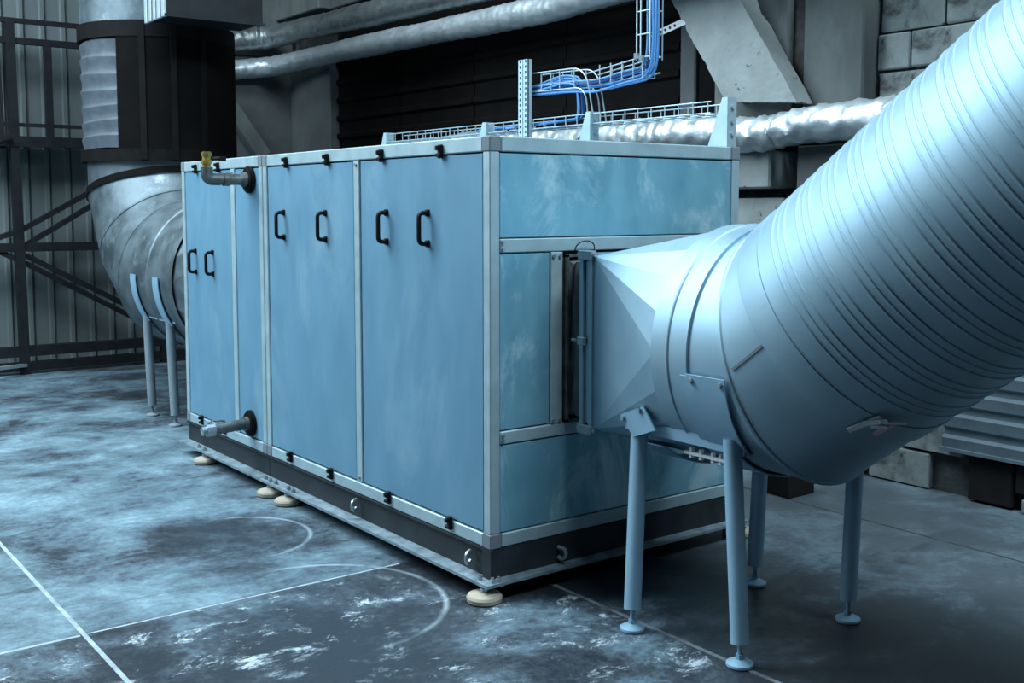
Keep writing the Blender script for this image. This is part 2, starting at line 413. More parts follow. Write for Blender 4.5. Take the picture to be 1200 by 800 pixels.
# ribbed sheet low on the back wall at the right, dark boxes beneath
lowroot = empty('wall_cladding', 'low grey ribbed metal sheet fixed over the block wall at right', 'cladding')
mb = MB(); prof = []
for k in range(4):
    z = .29 + k * .125
    prof += [(XB - .075, z), (XB - .085, z + .055), (XB - .055, z + .07), (XB - .055, z + .105), (XB - .075, z + .12)]
a = [mb.bm.verts.new((x, -.19, zz)) for x, zz in prof]; b = [mb.bm.verts.new((x, -2.6, zz)) for x, zz in prof]
for i in range(len(prof) - 1): mb.bm.faces.new((a[i], b[i], b[i + 1], a[i + 1]))
mb.build('ribbed_sheet', 'sheet_low', lowroot, sharp=15)
box('bottom_flange', (XB - .10, -2.6, .272), (XB - .02, -.19, .290), 'sheet_low', lowroot)
box('batten', (XB - .054, -2.6, .295), (XB - .022, -.22, .75), 'rust', lowroot)
tag(box('dark_box', (XB - .055, -.60, .012), (XB + .028, -.34, .255), 'brown', None, .008), 'dark brown panel box nearest the blocks under the ribbed sheet', 'box')
tag(box('dark_box', (XB - .055, -1.05, .10), (XB + .028, -.615, .255), 'brown', None, .008), 'dark brown panel box over a pale block at the picture edge', 'box')
tag(box('loose_block', (XB - .075, -1.02, .0), (XB + .02, -.66, .085), 'block', None, .012), 'pale block lying on the floor below the ribbed sheet', 'block')
tag(box('footing_block', (2.27, .28, 0), (2.50, .46, .19), 'brown', None, .006), 'dark square block on the floor behind the right duct legs', 'block')

# ================================================================== AIR HANDLING UNIT
W, LEN, Z0, Z1 = 1.50, 3.50, .212, 1.934
YJ = 2.22
unit = empty('air_handling_unit', 'large blue-grey panelled air handling unit on a dark steel base', 'air handler')
# corner and joint posts
def post(x0, y0, x1, y1): return box('post', (x0, y0, Z0 + .062), (x1, y1, Z1 - .062), 'profile', unit, .004)
post(0, 0, .05, .05); post(W - .05, 0, W, .05)
post(0, LEN - .05, .05, LEN); post(W - .05, LEN - .05, W, LEN)
post(0, YJ - .055, .05, YJ - .004); post(0, YJ + .004, .05, YJ + .055)
# horizontal profiles
def rail(a, b): return box('rail', a, b, 'profile', unit, .004)
for (ya, yb) in ((.055, YJ - .06), (YJ + .06, LEN - .055)):
    rail((0, ya, Z1 - .062), (.05, yb, Z1)); rail((0, ya, Z0), (.05, yb, Z0 + .058))
    rail((W - .05, ya, Z1 - .062), (W, yb, Z1)); rail((W - .05, ya, Z0), (W, yb, Z0 + .058))
for y in (0, LEN - .05):
    rail((.06, y, Z1 - .062), (W - .06, y + .05, Z1)); rail((.06, y, Z0), (W - .06, y + .05, Z0 + .058))
cn = MB().box((-.002, -.002, 0), (.056, .056, .064), .004).build('corner_piece', 'corner', unit, (0, 0, Z1 - .063))
for x in (0, W - .054):
    for y in (0, LEN - .054):
        for z in (Z1 - .063, Z0 - .002):
            if (x, y, z) != (0, 0, Z1 - .063): dup(cn, unit, (x, y, z))
for y in (YJ - .058, YJ + .004):
    for z in (Z1 - .063, Z0 - .002): dup(cn, unit, (0, y, z))
# mullions on the long side
for (ya, yb) in ((1.085, 1.165), (2.615, 2.70)):
    box('mullion', (.001, ya + .012, Z0 + .060), (.045, yb - .012, Z1 - .064), 'profile', unit, .003)
    for zz in (Z0 + .085, Z1 - .085):
        MB().cyl((.002, (ya + yb) / 2, zz), (-.006, (ya + yb) / 2, zz), .009, 8).build('screw', 'zinc', unit)
# dark gasket behind the seams
box('gasket', (.022, .05, Z0 + .05), (.040, LEN - .05, Z1 - .05), 'seam', unit)
box('gasket', (.05, .022, Z0 + .05), (.385, .040, Z1 - .05), 'seam', unit)
box('gasket', (1.085, .022, Z0 + .05), (W - .05, .040, Z1 - .05), 'seam', unit)
box('gasket', (.385, .022, 1.44), (1.085, .040, Z1 - .05), 'seam', unit)
box('gasket', (.385, .022, Z0 + .05), (1.085, .040, .69), 'seam', unit)

def handle_mesh():
    p = smooth_path([(.004, 0, -.068), (-.046, 0, -.068), (-.046, 0, .068), (.004, 0, .068)], .022, 4)
    mb = MB().tube(p, .0105, 8)
    for z in (-.068, .068): mb.box((-.008, -.014, z - .016), (.003, .014, z + .016), .003)
    return mb
def latch_mesh():
    mb = MB().box((-.014, -.014, -.030), (.003, .014, .030), .004)
    mb.box((-.030, -.010, .004), (-.012, .010, .026), .004)
    mb.box((-.024, -.016, -.024), (-.012, .016, -.008), .003)
    return mb
handle0 = latch0 = None
def door(ya, yb, hy, hz, latches):
    global handle0, latch0
    d = box('door_panel', (.006, ya, Z0 + .065), (.045, yb, Z1 - .069), 'panel', unit, .003)
    for y in hy:
        if handle0 is None: handle0 = handle_mesh().build('handle', 'black', d, (.004, y, hz))
        else: dup(handle0, d, (.004, y, hz))
    for y, z in latches:
        if latch0 is None: latch0 = latch_mesh().build('latch', 'black', d, (0, y, z))
        else: dup(latch0, d, (0, y, z))
    return d
zt, zb = Z1 - .050, Z0 + .047
door(.058, 1.088, (.84, .48), 1.55, ((.87, zt), (.36, zt), (.83, zb), (.30, zb)))
door(1.162, YJ - .062, (1.955, 1.46), 1.545, ((1.90, zt), (1.42, zt), (1.90, zb), (1.42, zb)))
door(2.697, LEN - .056, (3.285, 2.995), 1.29, ((3.23, zt), (2.86, zt), (3.22, zb), (2.84, zb)))
box('side_panel', (.006, YJ + .062, Z0 + .065), (.045, 2.622, Z1 - .069), 'panel', unit, .003)
# far side, far end, roof
box('back_panel', (W - .045, .055, Z0 + .062), (W - .006, LEN - .055, Z1 - .066), 'panel', unit, .003)
box('roof_panel', (.055, .055, Z1 - .040), (W - .055, LEN - .055, Z1 - .004), 'panel', unit, .003)
box('floor_panel', (.055, .055, Z0 + .004), (W - .055, LEN - .055, Z0 + .040), 'panel', unit, .003)
box('far_end_panel', (.055, LEN - .045, Z0 + .062), (W - .055, LEN - .006, Z1 - .066), 'end_panel', unit, .003)
# end facing the camera
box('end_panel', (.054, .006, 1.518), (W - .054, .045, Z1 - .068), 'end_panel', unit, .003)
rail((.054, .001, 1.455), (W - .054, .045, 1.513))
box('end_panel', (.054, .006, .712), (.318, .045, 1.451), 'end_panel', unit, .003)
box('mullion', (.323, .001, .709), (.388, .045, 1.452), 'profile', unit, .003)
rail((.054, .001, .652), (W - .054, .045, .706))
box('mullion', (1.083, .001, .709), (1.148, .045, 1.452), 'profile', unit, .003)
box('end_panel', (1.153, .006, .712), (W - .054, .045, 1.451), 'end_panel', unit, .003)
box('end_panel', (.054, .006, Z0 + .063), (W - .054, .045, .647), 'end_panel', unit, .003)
sc = MB().cyl((0, .002, 0), (0, -.006, 0), .008, 8).build('screw', 'zinc', unit, (.066, 0, .69))
for (x, z) in ((.066, .668), (.335, .722), (.37, .722), (.335, 1.435), (.37, 1.435), (.066, 1.47), (.066, 1.50)): dup(sc, unit, (x, 0, z))
# opening: dark inner box and channel frame
mb = MB()
mb.box((.388, .046, .70), (.394, .40, 1.45)).box((1.078, .046, .70), (1.084, .40, 1.45)).box((.388, .046, .70), (1.084, .40, .706)).box((.388, .046, 1.445), (1.084, .40, 1.45)).box((.388, .394, .70), (1.084, .40, 1.45))
mb.build('opening_lining', 'dark_frame', unit)
for (d, w) in ((0.012, .012), (-.012, .010)):
    mb = MB()
    for x in (.395, 1.064): mb.box((x, d - .010, .712), (x + w, d + .008, 1.442))
    for z in (.712, 1.430): mb.box((.395, d - .010, z), (1.076, d + .008, z + w))
    mb.build('opening_frame', 'pipe_steel', unit)
# thin wire loop on the mid rail
p = [(.50 + .055 * math.cos(t) , -.012 - .01 * math.sin(t), 1.463 + .035 * math.sin(t)) for t in [PI * k / 14 * 1.25 - .3 for k in range(15)]]
MB().tube(p, .0028, 6).build('wire_loop', 'black', unit)

# pipe stubs
def stub(y, z, ln, elbow):
    mb = MB().cyl((.004, y, z), (-ln, y, z - (.012 if not elbow else 0)), .032, 18)
    mb.cyl((-.02, y, z), (-.045, y, z), .042, 18)
    s = mb.build('pipe_stub', 'pipe_steel', unit)
    MB().cyl((.004, y, z), (-.012, y, z), .078, 28).cyl((-.012, y, z), (-.022, y, z), .066, 28).build('flange', 'blackband', s)
    return s
s1 = stub(2.40, 1.80, .185, True)
p = smooth_path([(-.18, 2.40, 1.80), (-.255, 2.40, 1.80), (-.255, 2.40, 1.868)], .05, 6)
MB().tube(p, .034, 16).cyl((-.125, 2.40, 1.80), (-.16, 2.40, 1.80), .038, 16).build('elbow', 'pipe_steel', s1)
mb = MB().cyl((-.255, 2.40, 1.86), (-.255, 2.40, 1.955), .024, 14).cyl((-.255, 2.40, 1.885), (-.255, 2.40, 1.905), .031, 6).cyl((-.255, 2.40, 1.93), (-.255, 2.40, 1.95), .030, 6)
mb.build('valve', 'brass', s1)
mb = MB().cyl((-.225, 2.40, 1.915), (-.18, 2.40, 1.92), .012, 10).box((-.19, 2.392, 1.905), (-.14, 2.408, 1.93), .003)
mb.build('valve_lever', 'black', s1)
s2 = stub(2.45, .36, .245, False)
MB().cyl((-.225, 2.45, .3495), (-.275, 2.45, .347), .037, 10).cyl((-.27, 2.45, .347), (-.30, 2.45, .3455), .026, 14).build('coupling', 'zinc', s2)
MB().tube(smooth_path([(-.16, 2.45, .39), (-.2, 2.45, .40), (-.24, 2.47, .395), (-.28, 2.45, .37)], .02, 3), .006, 6).build('bleed_tube', 'pipe_steel', s2)

# steel base frame: channels
ZB = .082
for (ya, yb) in ((-.005, YJ - .003), (YJ + .003, LEN + .005)):
    b = box('base_beam', (.012, ya, ZB), (.030, yb, Z0 - .003), 'base', unit)
    box('flange', (-.060, ya - (.055 if ya < 0 else 0), ZB - .012), (.03, yb, ZB + .002), 'flange', b)
    box('flange', (-.004, ya, Z0 - .012), (.03, yb, Z0 - .002), 'base', b)
    b = box('base_beam', (W - .03, ya, ZB), (W - .012, yb, Z0 - .003), 'base', unit)
    box('flange', (W - .03, ya, ZB - .012), (W + .06, yb, ZB + .002), 'flange', b)
b = box('base_beam', (.032, .004, ZB), (W - .032, .022, Z0 - .003), 'base', unit)
box('flange', (.034, -.055, ZB - .012), (W + .06, .022, ZB + .001), 'flange', b)
box('base_beam', (.032, LEN - .022, ZB), (W - .032, LEN - .004, Z0 - .003), 'base', unit)
mb = MB().box((-.006, -.008, ZB + .003), (.03, .0035, Z0 - .004)).box((-.006, .0036, ZB + .003), (.0115, .05, Z0 - .004))
mb.build('corner_plate', 'base', unit)
# bent strap hooks on the base
def strap(o, d):
    o = V(o); d = V(d)
    pts = [o + V((0, 0, .055)), o + d * .03 + V((0, 0, .05)), o + d * .038 + V((0, 0, .02)), o + d * .018 + V((0, 0, .0)), o + V((0, 0, .012))]
    return MB().tube(smooth_path(pts, .012, 3), .009, 6).build('strap_hook', 'zinc', unit)
strap((.36, -.006, .105), (0.5, -.9, 0)); strap((-.004, .14, .120), (-.9, -.3, 0)); strap((-.004, 1.15, .125), (-.9, -.3, 0))
for (x, y) in ((-.035, .03), (-.015, -.035), (.012, -.040), (-.04, 1.86), (-.04, 1.80), (-.04, 2.10), (-.04, 2.16), (-.04, 2.02), (-.04, 3.10), (-.04, 3.2)):
    MB().cyl((x, y, ZB + .002), (x, y, ZB + .016), .012, 6).cyl((x, y, ZB + .01), (x, y, ZB + .024), .007, 8).build('bolt', 'zinc', unit)
# levelling feet
def foot(x, y):
    f = MB().cyl((x, y, .030), (x, y, ZB - .013), .011, 10).cyl((x, y, .044), (x, y, .060), .020, 6).build('levelling_foot', 'zinc', unit)
    mb = MB()
    prof = [(.060, 0), (.074, .006), (.076, .022), (.070, .032), (.030, .044)]
    mb.rings([[V((x + r * math.cos(2 * PI * k / 32), y + r * math.sin(2 * PI * k / 32), z)) for k in range(32)] for r, z in prof])
    mb.build('pad', 'rubber', f)
for (x, y) in ((-.035, -.005), (-.035, 1.88), (-.035, 2.11), (-.035, 3.10), (W + .03, 0), (W + .03, 1.9), (W + .03, 3.3)): foot(x, y)

# ================================================================== ROUND DUCT AT THE RIGHT
NSEG = 96
def ring(p, d, r, n=None, nseg=NSEG):
    """circle about axis d at p; if n given, slid along d onto the plane through p with normal n (mitre)"""
    p = V(p); d = V(d).normalized(); s = V((1, 0, 0)); w = s.cross(d)
    out = []
    for k in range(nseg):
        t = 2 * PI * k / nseg
        q = p + (s * math.cos(t) + w * math.sin(t)) * r
        if n is not None:
            n = V(n); q = q + d * ((p - q).dot(n) / d.dot(n))
        out.append(q)
    return out
duct = empty('ventilation_duct', 'big round galvanised duct rising to the right from the unit end', 'duct')
CX, CZ, R = .734, 1.101, .468
d0 = V((0, -1, 0)); a = math.radians(36.9); d1 = V((0, -math.cos(a), math.sin(a)))
yA, yB, yC, yD = -.690, -.763, -.862, -1.039
pD = V((CX, yD, CZ)); pE = pD + d1 * .198; pF = pE + d1 * .095
# square connector frame (flange) with flexible sleeve
SX0, SX1, SZ0, SZ1 = .385, 1.085, .712, 1.440
fr = MB()
for (ya, yb, o) in ((-.150, -.128, .012), (-.176, -.156, .0), (-.205, -.182, .010)):
    fr.box((SX0 - o, ya, SZ0 - o), (SX0 + .022, yb, SZ1 + o)).box((SX1 - .022, ya, SZ0 - o), (SX1 + o, yb, SZ1 + o))
    fr.box((SX0, ya, SZ0 - o), (SX1, yb, SZ0 + .022)).box((SX0, ya, SZ1 - .022), (SX1, yb, SZ1 + o))
frame = fr.build('square_flange', 'galv', duct)
for (x, z) in ((SX0 - .004, SZ1 + .004), (SX0 - .004, SZ0 - .006), (SX1 + .004, SZ1 + .004), (SX1 + .004, SZ0 - .006)):
    MB().box((x - .016, -.21, z - .02), (x + .016, -.122, z + .02), .003).cyl((x - .002, -.225, z), (x - .002, -.11, z), .008, 8).build('corner_bolt', 'zinc', frame)
MB().box((SX0 - .03, -.172, 1.065), (SX0 - .008, -.132, 1.10), .003).cyl((SX0 - .02, -.12, 1.083), (SX0 - .02, -.09, 1.083), .006, 8).build('flange_clamp', 'zinc', frame)
mb = MB(); rr = []
for i, (y, o) in enumerate(((.000, .004), (-.03, -.022), (-.06, .012), (-.09, -.012), (-.128, .004))):
    pts = []
    for (xa, za, xb, zb2) in ((SX0, SZ0, SX1, SZ0), (SX1, SZ0, SX1, SZ1), (SX1, SZ1, SX0, SZ1), (SX0, SZ1, SX0, SZ0)):
        for k in range(6):
            t = k / 6; wv = o + .012 * math.sin(i * 2.3 + k * 1.7)
            x = xa + (xb - xa) * t; z = za + (zb2 - za) * t
            cxx, czz = (SX0 + SX1) / 2, (SZ0 + SZ1) / 2
            pts.append(V((x + wv * (1 if x > cxx else -1), y, z + wv * (1 if z > czz else -1))))
    rr.append([V((SX0 + .03 + (p.x - SX0) * .92, p.y, SZ0 + .03 + (p.z - SZ0) * .92)) for p in pts])
mb.rings(rr, caps=False).build('flexible_sleeve', 'fabric', duct)
# square to round transition
def transition(y_sq, y_rd, x0, x1, z0, z1, cx, cz, r, nf=5):
    mb = MB(); bm = mb.bm
    cor = [bm.verts.new((x1, y_sq, z1)), bm.verts.new((x0, y_sq, z1)), bm.verts.new((x0, y_sq, z0)), bm.verts.new((x1, y_sq, z0))]
    n = nf * 4
    cir = [bm.verts.new((cx + r * math.cos(2 * PI * k / n), y_rd, cz + r * math.sin(2 * PI * k / n))) for k in range(n)]
    for q in range(4):
        for k in range(nf):
            i = q * nf + k; bm.faces.new((cor[q], cir[i], cir[(i + 1) % n]))
        bm.faces.new((cor[q], cir[((q + 1) * nf) % n], cor[(q + 1) % 4]))
    return mb
transition(-.203, yA, SX0, SX1, SZ0, SZ1, CX, CZ, R + .002).build('square_to_round', 'galv', duct, sharp=4)
def bead(p, d, r, n=None, h=.006, w=.010):
    """small rolled bead round the duct as rings"""
    d = V(d).normalized(); out = []
    for o, hh in ((-w, 0), (-w * .5, h * .8), (0, h), (w * .5, h * .8), (w, 0)):
        out.append([q + d * o for q in ring(p, d, r + hh, n)])
    return out
MB().rings(ring_l := ([ring((CX, yA + .016, CZ), d0, R + .001), ring((CX, yA + .012, CZ), d0, R + .008)] + [ring((CX, yA - .008, CZ), d0, R + .008)] + bead((CX, yB, CZ), d0, R + .006, None, .006, .008) + [ring((CX, yC + .004, CZ), d0, R + .008), ring((CX, yC, CZ), d0, R + .008), ring((CX, yC, CZ), d0, R - .006)]), caps=False).build('collar', 'galv', duct, sharp=30)
nD = d0 + d1
MB().rings([ring((CX, yC + .006, CZ), d0, R - .002), ring((CX, yC - .006, CZ), d0, R - .002), ring((CX, yD + .10, CZ), d0, R)] + [ring(pD - d0 * .012, d0, R, nD), ring(pD - d0 * .008, d0, R + .007, nD), ring(pD, d0, R + .007, nD)], caps=False).build('elbow_gore', 'galv', duct, sharp=30)
g2 = MB().rings([ring(pD, d1, R + .007, nD), ring(pD + d1 * .010, d1, R + .006, nD), ring(pD + d1 * .014, d1, R, nD), ring(pE - d1 * .004, d1, R)], caps=False).build('elbow_gore', 'galv', duct, sharp=30)
MB().rings([ring(pE - d1 * .008, d1, R - .002), ring(pE - d1 * .008, d1, R + .009), ring(pE, d1, R + .010), ring(pF + d1 * .004, d1, R + .010), ring(pF + d1 * .004, d1, R - .004)], caps=False).build('coupling_band', 'galv', duct, sharp=30)
# lap seam along the second gore
w1 = V((1, 0, 0)).cross(d1)
th = math.radians(175)
def gp(s, t, r): return pD + d1 * s + (V((1, 0, 0)) * math.cos(t) + w1 * math.sin(t)) * r
mb = MB().prism([gp(.02, th - .011, R + .0005), gp(.186, th - .011, R + .0005), gp(.186, th + .011, R + .0005), gp(.02, th + .011, R + .0005)], gp(0, th, .004) - gp(0, th, 0)).build('lap_seam', 'corner', g2)
# spiral pipe with helical ribs
RS = .474; PITCH = .127
HW, HH = .0055, .0045
def rib(o, k): return [(o + HW * u, HH * k * v) for u, v in ((-1, 0), (-.8, .6), (-.4, .92), (0, 1), (.4, .92), (.8, .6), (1, 0))]
prof = rib(-.031, 1) + rib(0, .75) + rib(.031, 1)
rr = []; LS = 3.1
base = pF
def ring_h(s, r):
    out = []
    for k in range(NSEG):
        t = 2 * PI * k / NSEG
        frac = ((k / NSEG) + .5) % 1.0 - .5
        ss = min(max(s + PITCH * .0, 0), LS)
        q = base + d1 * ss + (V((1, 0, 0)) * math.cos(t) + w1 * math.sin(t)) * r
        out.append(q)
    return out
rr.append(ring_h(0, RS))
k = 0
while .115 + PITCH * k + .06 < LS:
    for ds, h in prof: rr.append(ring_h(.115 + PITCH * k + ds, RS + h))
    k += 1
rr.append(ring_h(LS, RS))
MB().rings(rr, caps=False).build('spiral_pipe', 'galv', duct, sharp=40)
# peeled tape scraps on the coupling band
def surf(px_s, ang, lift=.006):
    t = math.radians(ang); return base + d1 * px_s + (V((1, 0, 0)) * math.cos(t) + w1 * math.sin(t)) * (RS + .008 + lift)
mb = MB()
for (p, q, w) in ((surf(-.10, 126), surf(.02, 122), .022), (surf(-.04, 125), surf(.03, 120, .02), .02), (surf(.01, 122, .02), surf(.045, 112, .012), .014), (surf(-.03, 122, .012), surf(.0, 117, .018), .016)):
    mb.bar(p, q, w, .004, V((-.6, -.4, -.6)))
mb.build('tape_scrap', 'white', duct)
MB().bar(surf(-.06, 117, .01), surf(.02, 116, .014), .016, .005, V((-.6, -.4, -.6))).build('tape_scrap', 'pink', duct)

# ================================================================== SUPPORT STANDS
def saddle_arc(y0, y1, r, a0, a1, cx, cz, th=.006, n=24):
    mb = MB(); rr = []
    for k in range(n + 1):
        t = math.radians(a0 + (a1 - a0) * k / n); c, s_ = math.cos(t), math.sin(t)
        rr.append([V((cx + r * c, y0, cz + r * s_)), V((cx + r * c, y1, cz + r * s_)), V((cx + (r + th) * c, y1, cz + (r + th) * s_)), V((cx + (r + th) * c, y0, cz + (r + th) * s_))])
    return mb.rings(rr)
def leg(stand, x, y, ztop, m, splay=(0, 0), r=.034):
    sx_, sy_ = splay
    l = MB().cyl((x + sx_, y + sy_, .085), (x, y, ztop), r, 20).build('leg', m, stand)
    f = MB().cyl((x + sx_, y + sy_, .014), (x + sx_, y + sy_, .088), .009, 8).cyl((x + sx_, y + sy_, .030), (x + sx_, y + sy_, .045), .016, 6)
    rr = [[V((x + sx_ + q * math.cos(2 * PI * k / 24), y + sy_ + q * math.sin(2 * PI * k / 24), z)) for k in range(24)] for q, z in ((.046, 0), (.050, .006), (.049, .014), (.030, .024), (.012, .030))]
    f.rings(rr); f.build('levelling_foot', m, l)
    return l
st = empty('duct_stand', 'four-legged blue-grey steel stand under the big round duct at right', 'stand')
saddle_arc(-.985, -.835, .480, 188, 352, CX, CZ).build('saddle', 'stand', st)
# shield plate flat part above saddle
s_ = saddle_arc(-1.055, -.872, .483, 187, 226, CX, CZ, n=10).build('saddle_plate', 'stand', st)
for y in (-.895, -1.035):
    t = math.radians(189.5); MB().cyl((CX + .482 * math.cos(t), y, CZ + .482 * math.sin(t)), (CX + .50 * math.cos(t), y, CZ + .50 * math.sin(t)), .011, 8).build('bolt', 'zinc', s_)
def flat_plate(y0, y1, xz_top, xz_bot, y0b, y1b):
    (xt, zt_), (xb, zb_) = xz_top, xz_bot
    return MB().prism([(xt, y0, zt_), (xt, y1, zt_), (xb, y1b, zb_), (xb, y0b, zb_)], (-.008, 0, -.003))
PA = [(-0.451, 0.822), (-0.583, 0.873), (-0.650, 0.789), (-0.526, 0.742)]
s2_ = MB().prism([V((.315, y, z)) for y, z in PA], (.007, 0, 0)).build('saddle_plate', 'stand', st)
for (y, z) in ((PA[0][0] - .02, PA[0][1] - .012), (PA[1][0] + .02, PA[1][1] - .018)):
    MB().cyl((.316, y, z), (.303, y, z), .010, 8).build('bolt', 'zinc', s2_)
saddle_arc(-.60, -.42, .500, 234, 328, CX, CZ, n=16).build('saddle', 'stand', st)
mb = MB().bar((.372, -.42, .775), (.372, -1.05, .775), .006, .045).bar((.395, -.42, .755), (.395, -1.05, .755), .05, .006)
mb.build('side_bar', 'stand', st)
mb = MB().bar((1.096, -.42, .775), (1.096, -1.05, .775), .006, .045).bar((1.073, -.42, .755), (1.073, -1.05, .755), .05, .006)
mb.build('side_bar', 'stand', st)
leg(st, .362, -.515, .80, 'stand', (-.115, -.09)); leg(st, .360, -1.0, .81, 'stand', (-.035, -.085))
leg(st, 1.10, -.515, .80, 'stand', (-.07, -.03)); leg(st, 1.10, -1.0, .80, 'stand', (-.10, -.05))
mb = MB().box((.40, -.93, .700), (.46, -.72, .712), .002)
for y in (-.90, -.86, -.80, -.75): mb.cyl((.415, y, .688), (.415, y, .728), .011, 6)
mb.build('clamp_strip', 'white', st)

# ================================================================== LEFT DUCT
ld = empty('vertical_duct', 'dark wrapped round duct rising behind the unit with galvanised elbow below', 'duct')
RL = .60; LX, LZ, LY = .734, 1.10, 6.01
yh = 4.10
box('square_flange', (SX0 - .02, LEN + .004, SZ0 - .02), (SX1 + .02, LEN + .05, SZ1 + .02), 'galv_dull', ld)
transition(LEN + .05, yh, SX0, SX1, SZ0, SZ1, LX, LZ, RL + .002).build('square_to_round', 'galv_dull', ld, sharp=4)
dh = V((0, 1, 0)); dv = V((0, 0, 1)); dm = (dh + dv).normalized()
RB = .92
pm1 = V((LX, LY - RB, LZ)); pm2 = V((LX, LY, LZ + RB))
# three mitres: two gores between horizontal and vertical
c30 = math.radians(30)
ctr = V((LX, LY - RB, LZ + RB))
def onarc(t): return ctr + V((0, math.sin(t), -math.cos(t))) * RB
e1 = V((0, math.cos(c30), math.sin(c30))); e2 = V((0, math.sin(c30), math.cos(c30)))
def inter(t0, t1):
    """corner of the mitred axis between tangents at t0 and t1"""
    m_ = (t0 + t1) / 2; k_ = RB / math.cos((t1 - t0) / 2)
    return ctr + V((0, math.sin(m_), -math.cos(m_))) * k_
k1, k2, k3 = inter(0, c30), inter(c30, 2 * c30), inter(2 * c30, 3 * c30)
def gore(pts): return MB().rings(pts, caps=False)
def lap(p, d, n, s): return [ring(p - V(d) * .014 * s, d, RL, n), ring(p - V(d) * .010 * s, d, RL + .008, n), ring(p, d, RL + .008, n)]
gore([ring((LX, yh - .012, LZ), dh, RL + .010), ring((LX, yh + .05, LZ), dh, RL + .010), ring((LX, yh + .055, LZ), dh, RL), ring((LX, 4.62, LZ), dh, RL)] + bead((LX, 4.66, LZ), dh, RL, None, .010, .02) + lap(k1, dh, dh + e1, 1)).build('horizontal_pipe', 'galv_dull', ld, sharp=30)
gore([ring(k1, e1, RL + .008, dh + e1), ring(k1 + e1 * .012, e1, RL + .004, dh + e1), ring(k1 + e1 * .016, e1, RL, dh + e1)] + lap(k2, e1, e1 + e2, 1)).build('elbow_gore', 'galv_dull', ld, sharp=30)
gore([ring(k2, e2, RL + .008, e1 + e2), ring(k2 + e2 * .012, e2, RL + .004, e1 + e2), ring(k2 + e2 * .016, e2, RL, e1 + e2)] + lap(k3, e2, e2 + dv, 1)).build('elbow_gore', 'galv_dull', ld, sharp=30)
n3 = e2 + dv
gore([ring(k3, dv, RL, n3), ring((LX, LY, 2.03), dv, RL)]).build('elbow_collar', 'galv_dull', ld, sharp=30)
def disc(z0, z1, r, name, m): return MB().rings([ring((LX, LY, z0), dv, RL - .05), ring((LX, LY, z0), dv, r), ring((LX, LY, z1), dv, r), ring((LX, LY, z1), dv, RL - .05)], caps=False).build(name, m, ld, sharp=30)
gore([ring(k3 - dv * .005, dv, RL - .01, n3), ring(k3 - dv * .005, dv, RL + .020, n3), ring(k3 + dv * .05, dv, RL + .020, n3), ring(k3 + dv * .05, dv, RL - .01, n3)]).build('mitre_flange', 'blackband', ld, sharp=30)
disc(2.02, 2.12, .650, 'flange_ring', 'blackband')
rr = []
z = 2.12; i = 0
while z < 3.02:
    for (dz, h) in ((0, 0), (.045, .004), (.085, .014), (.10, .016), (.115, .002)):
        rr.append([q + V((0, 0, .012 * math.sin(3 * 2 * PI * kk / NSEG + i))) for kk, q in enumerate(ring((LX, LY, z + dz), dv, .622 + h))])
    z += .13; i += 1
MB().rings(rr, caps=False).build('wrapped_sleeve', 'sleeve', ld, sharp=50)
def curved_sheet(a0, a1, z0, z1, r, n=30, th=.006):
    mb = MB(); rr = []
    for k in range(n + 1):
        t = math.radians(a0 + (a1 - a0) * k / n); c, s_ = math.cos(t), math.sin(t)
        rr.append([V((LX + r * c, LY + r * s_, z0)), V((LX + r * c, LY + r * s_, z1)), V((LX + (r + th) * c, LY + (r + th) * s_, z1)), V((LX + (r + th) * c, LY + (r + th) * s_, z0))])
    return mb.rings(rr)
curved_sheet(221, 372, 2.10, 3.05, .644).build('dark_sheet', 'shutter', ld)  # near-black curved sheet over the right part of the sleeve
for ang in (240, 262, 285, 330):
    t = math.radians(ang); c, s_ = math.cos(t), math.sin(t)
    MB().bar((LX + .656 * c, LY + .656 * s_, 2.03), (LX + .656 * c, LY + .656 * s_, 3.15), .05, .008, (c, s_, 0)).build('strap', 'blackband', ld)
disc(3.03, 3.16, .655, 'flange_ring', 'blackband')
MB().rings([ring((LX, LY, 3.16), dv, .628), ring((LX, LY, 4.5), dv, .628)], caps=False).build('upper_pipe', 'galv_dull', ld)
st2 = empty('duct_stand', 'grey four-legged steel stand under the elbow duct behind the unit', 'stand')
for y in (4.42, 4.93):
    for sgn in (0, 1):
        aa = (178, 214) if sgn == 0 else (2, -34)
        saddle_arc(y - .06, y + .06, RL + .012, aa[0], aa[1], LX, LZ, n=10).build('saddle_plate', 'stand', st2)
    saddle_arc(y - .03, y + .03, RL + .012, 214, 326, LX, LZ, n=16).build('saddle', 'stand_dark', st2)
    leg(st2, .222, y, .80, 'stand_dark', (.01, -.035)); leg(st2, 1.246, y, .80, 'stand_dark', (0, 0))
MB().bar((.222, 4.3, .80), (.222, 4.95, .80), .006, .04).build('side_bar', 'stand_dark', st2)
MB().bar((1.246, 4.3, .80), (1.246, 4.95, .80), .006, .04).build('side_bar', 'stand_dark', st2)

# silver edged box hanging at the top
bx = empty('hanging_box', 'dark metal box with bright zinc edges hanging before the vertical duct', 'box')
box('casing', (.40, 4.84, 3.12), (1.20, 5.30, 3.9), 'boxsteel', bx, .006)
mb = MB().box((.385, 4.83, 3.105), (1.215, 4.85, 3.125)); mb.build('bottom_edge', 'boxsteel', bx)
for y in (4.83, 4.93, 5.02, 5.12, 5.22): box('side_rib', (.380, y, 3.10), (.405, y + .055, 3.9), 'boxedge', bx, .004)
MB().cyl((1.17, 4.86, 3.0), (1.17, 4.86, 3.12), .012, 8).build('hanger_stub', 'pipe_steel', bx)
MB().cyl((.8, 5.07, 3.88), (.8, 5.07, 4.6), .012, 8).build('hanger_rod', 'pipe_steel', bx)

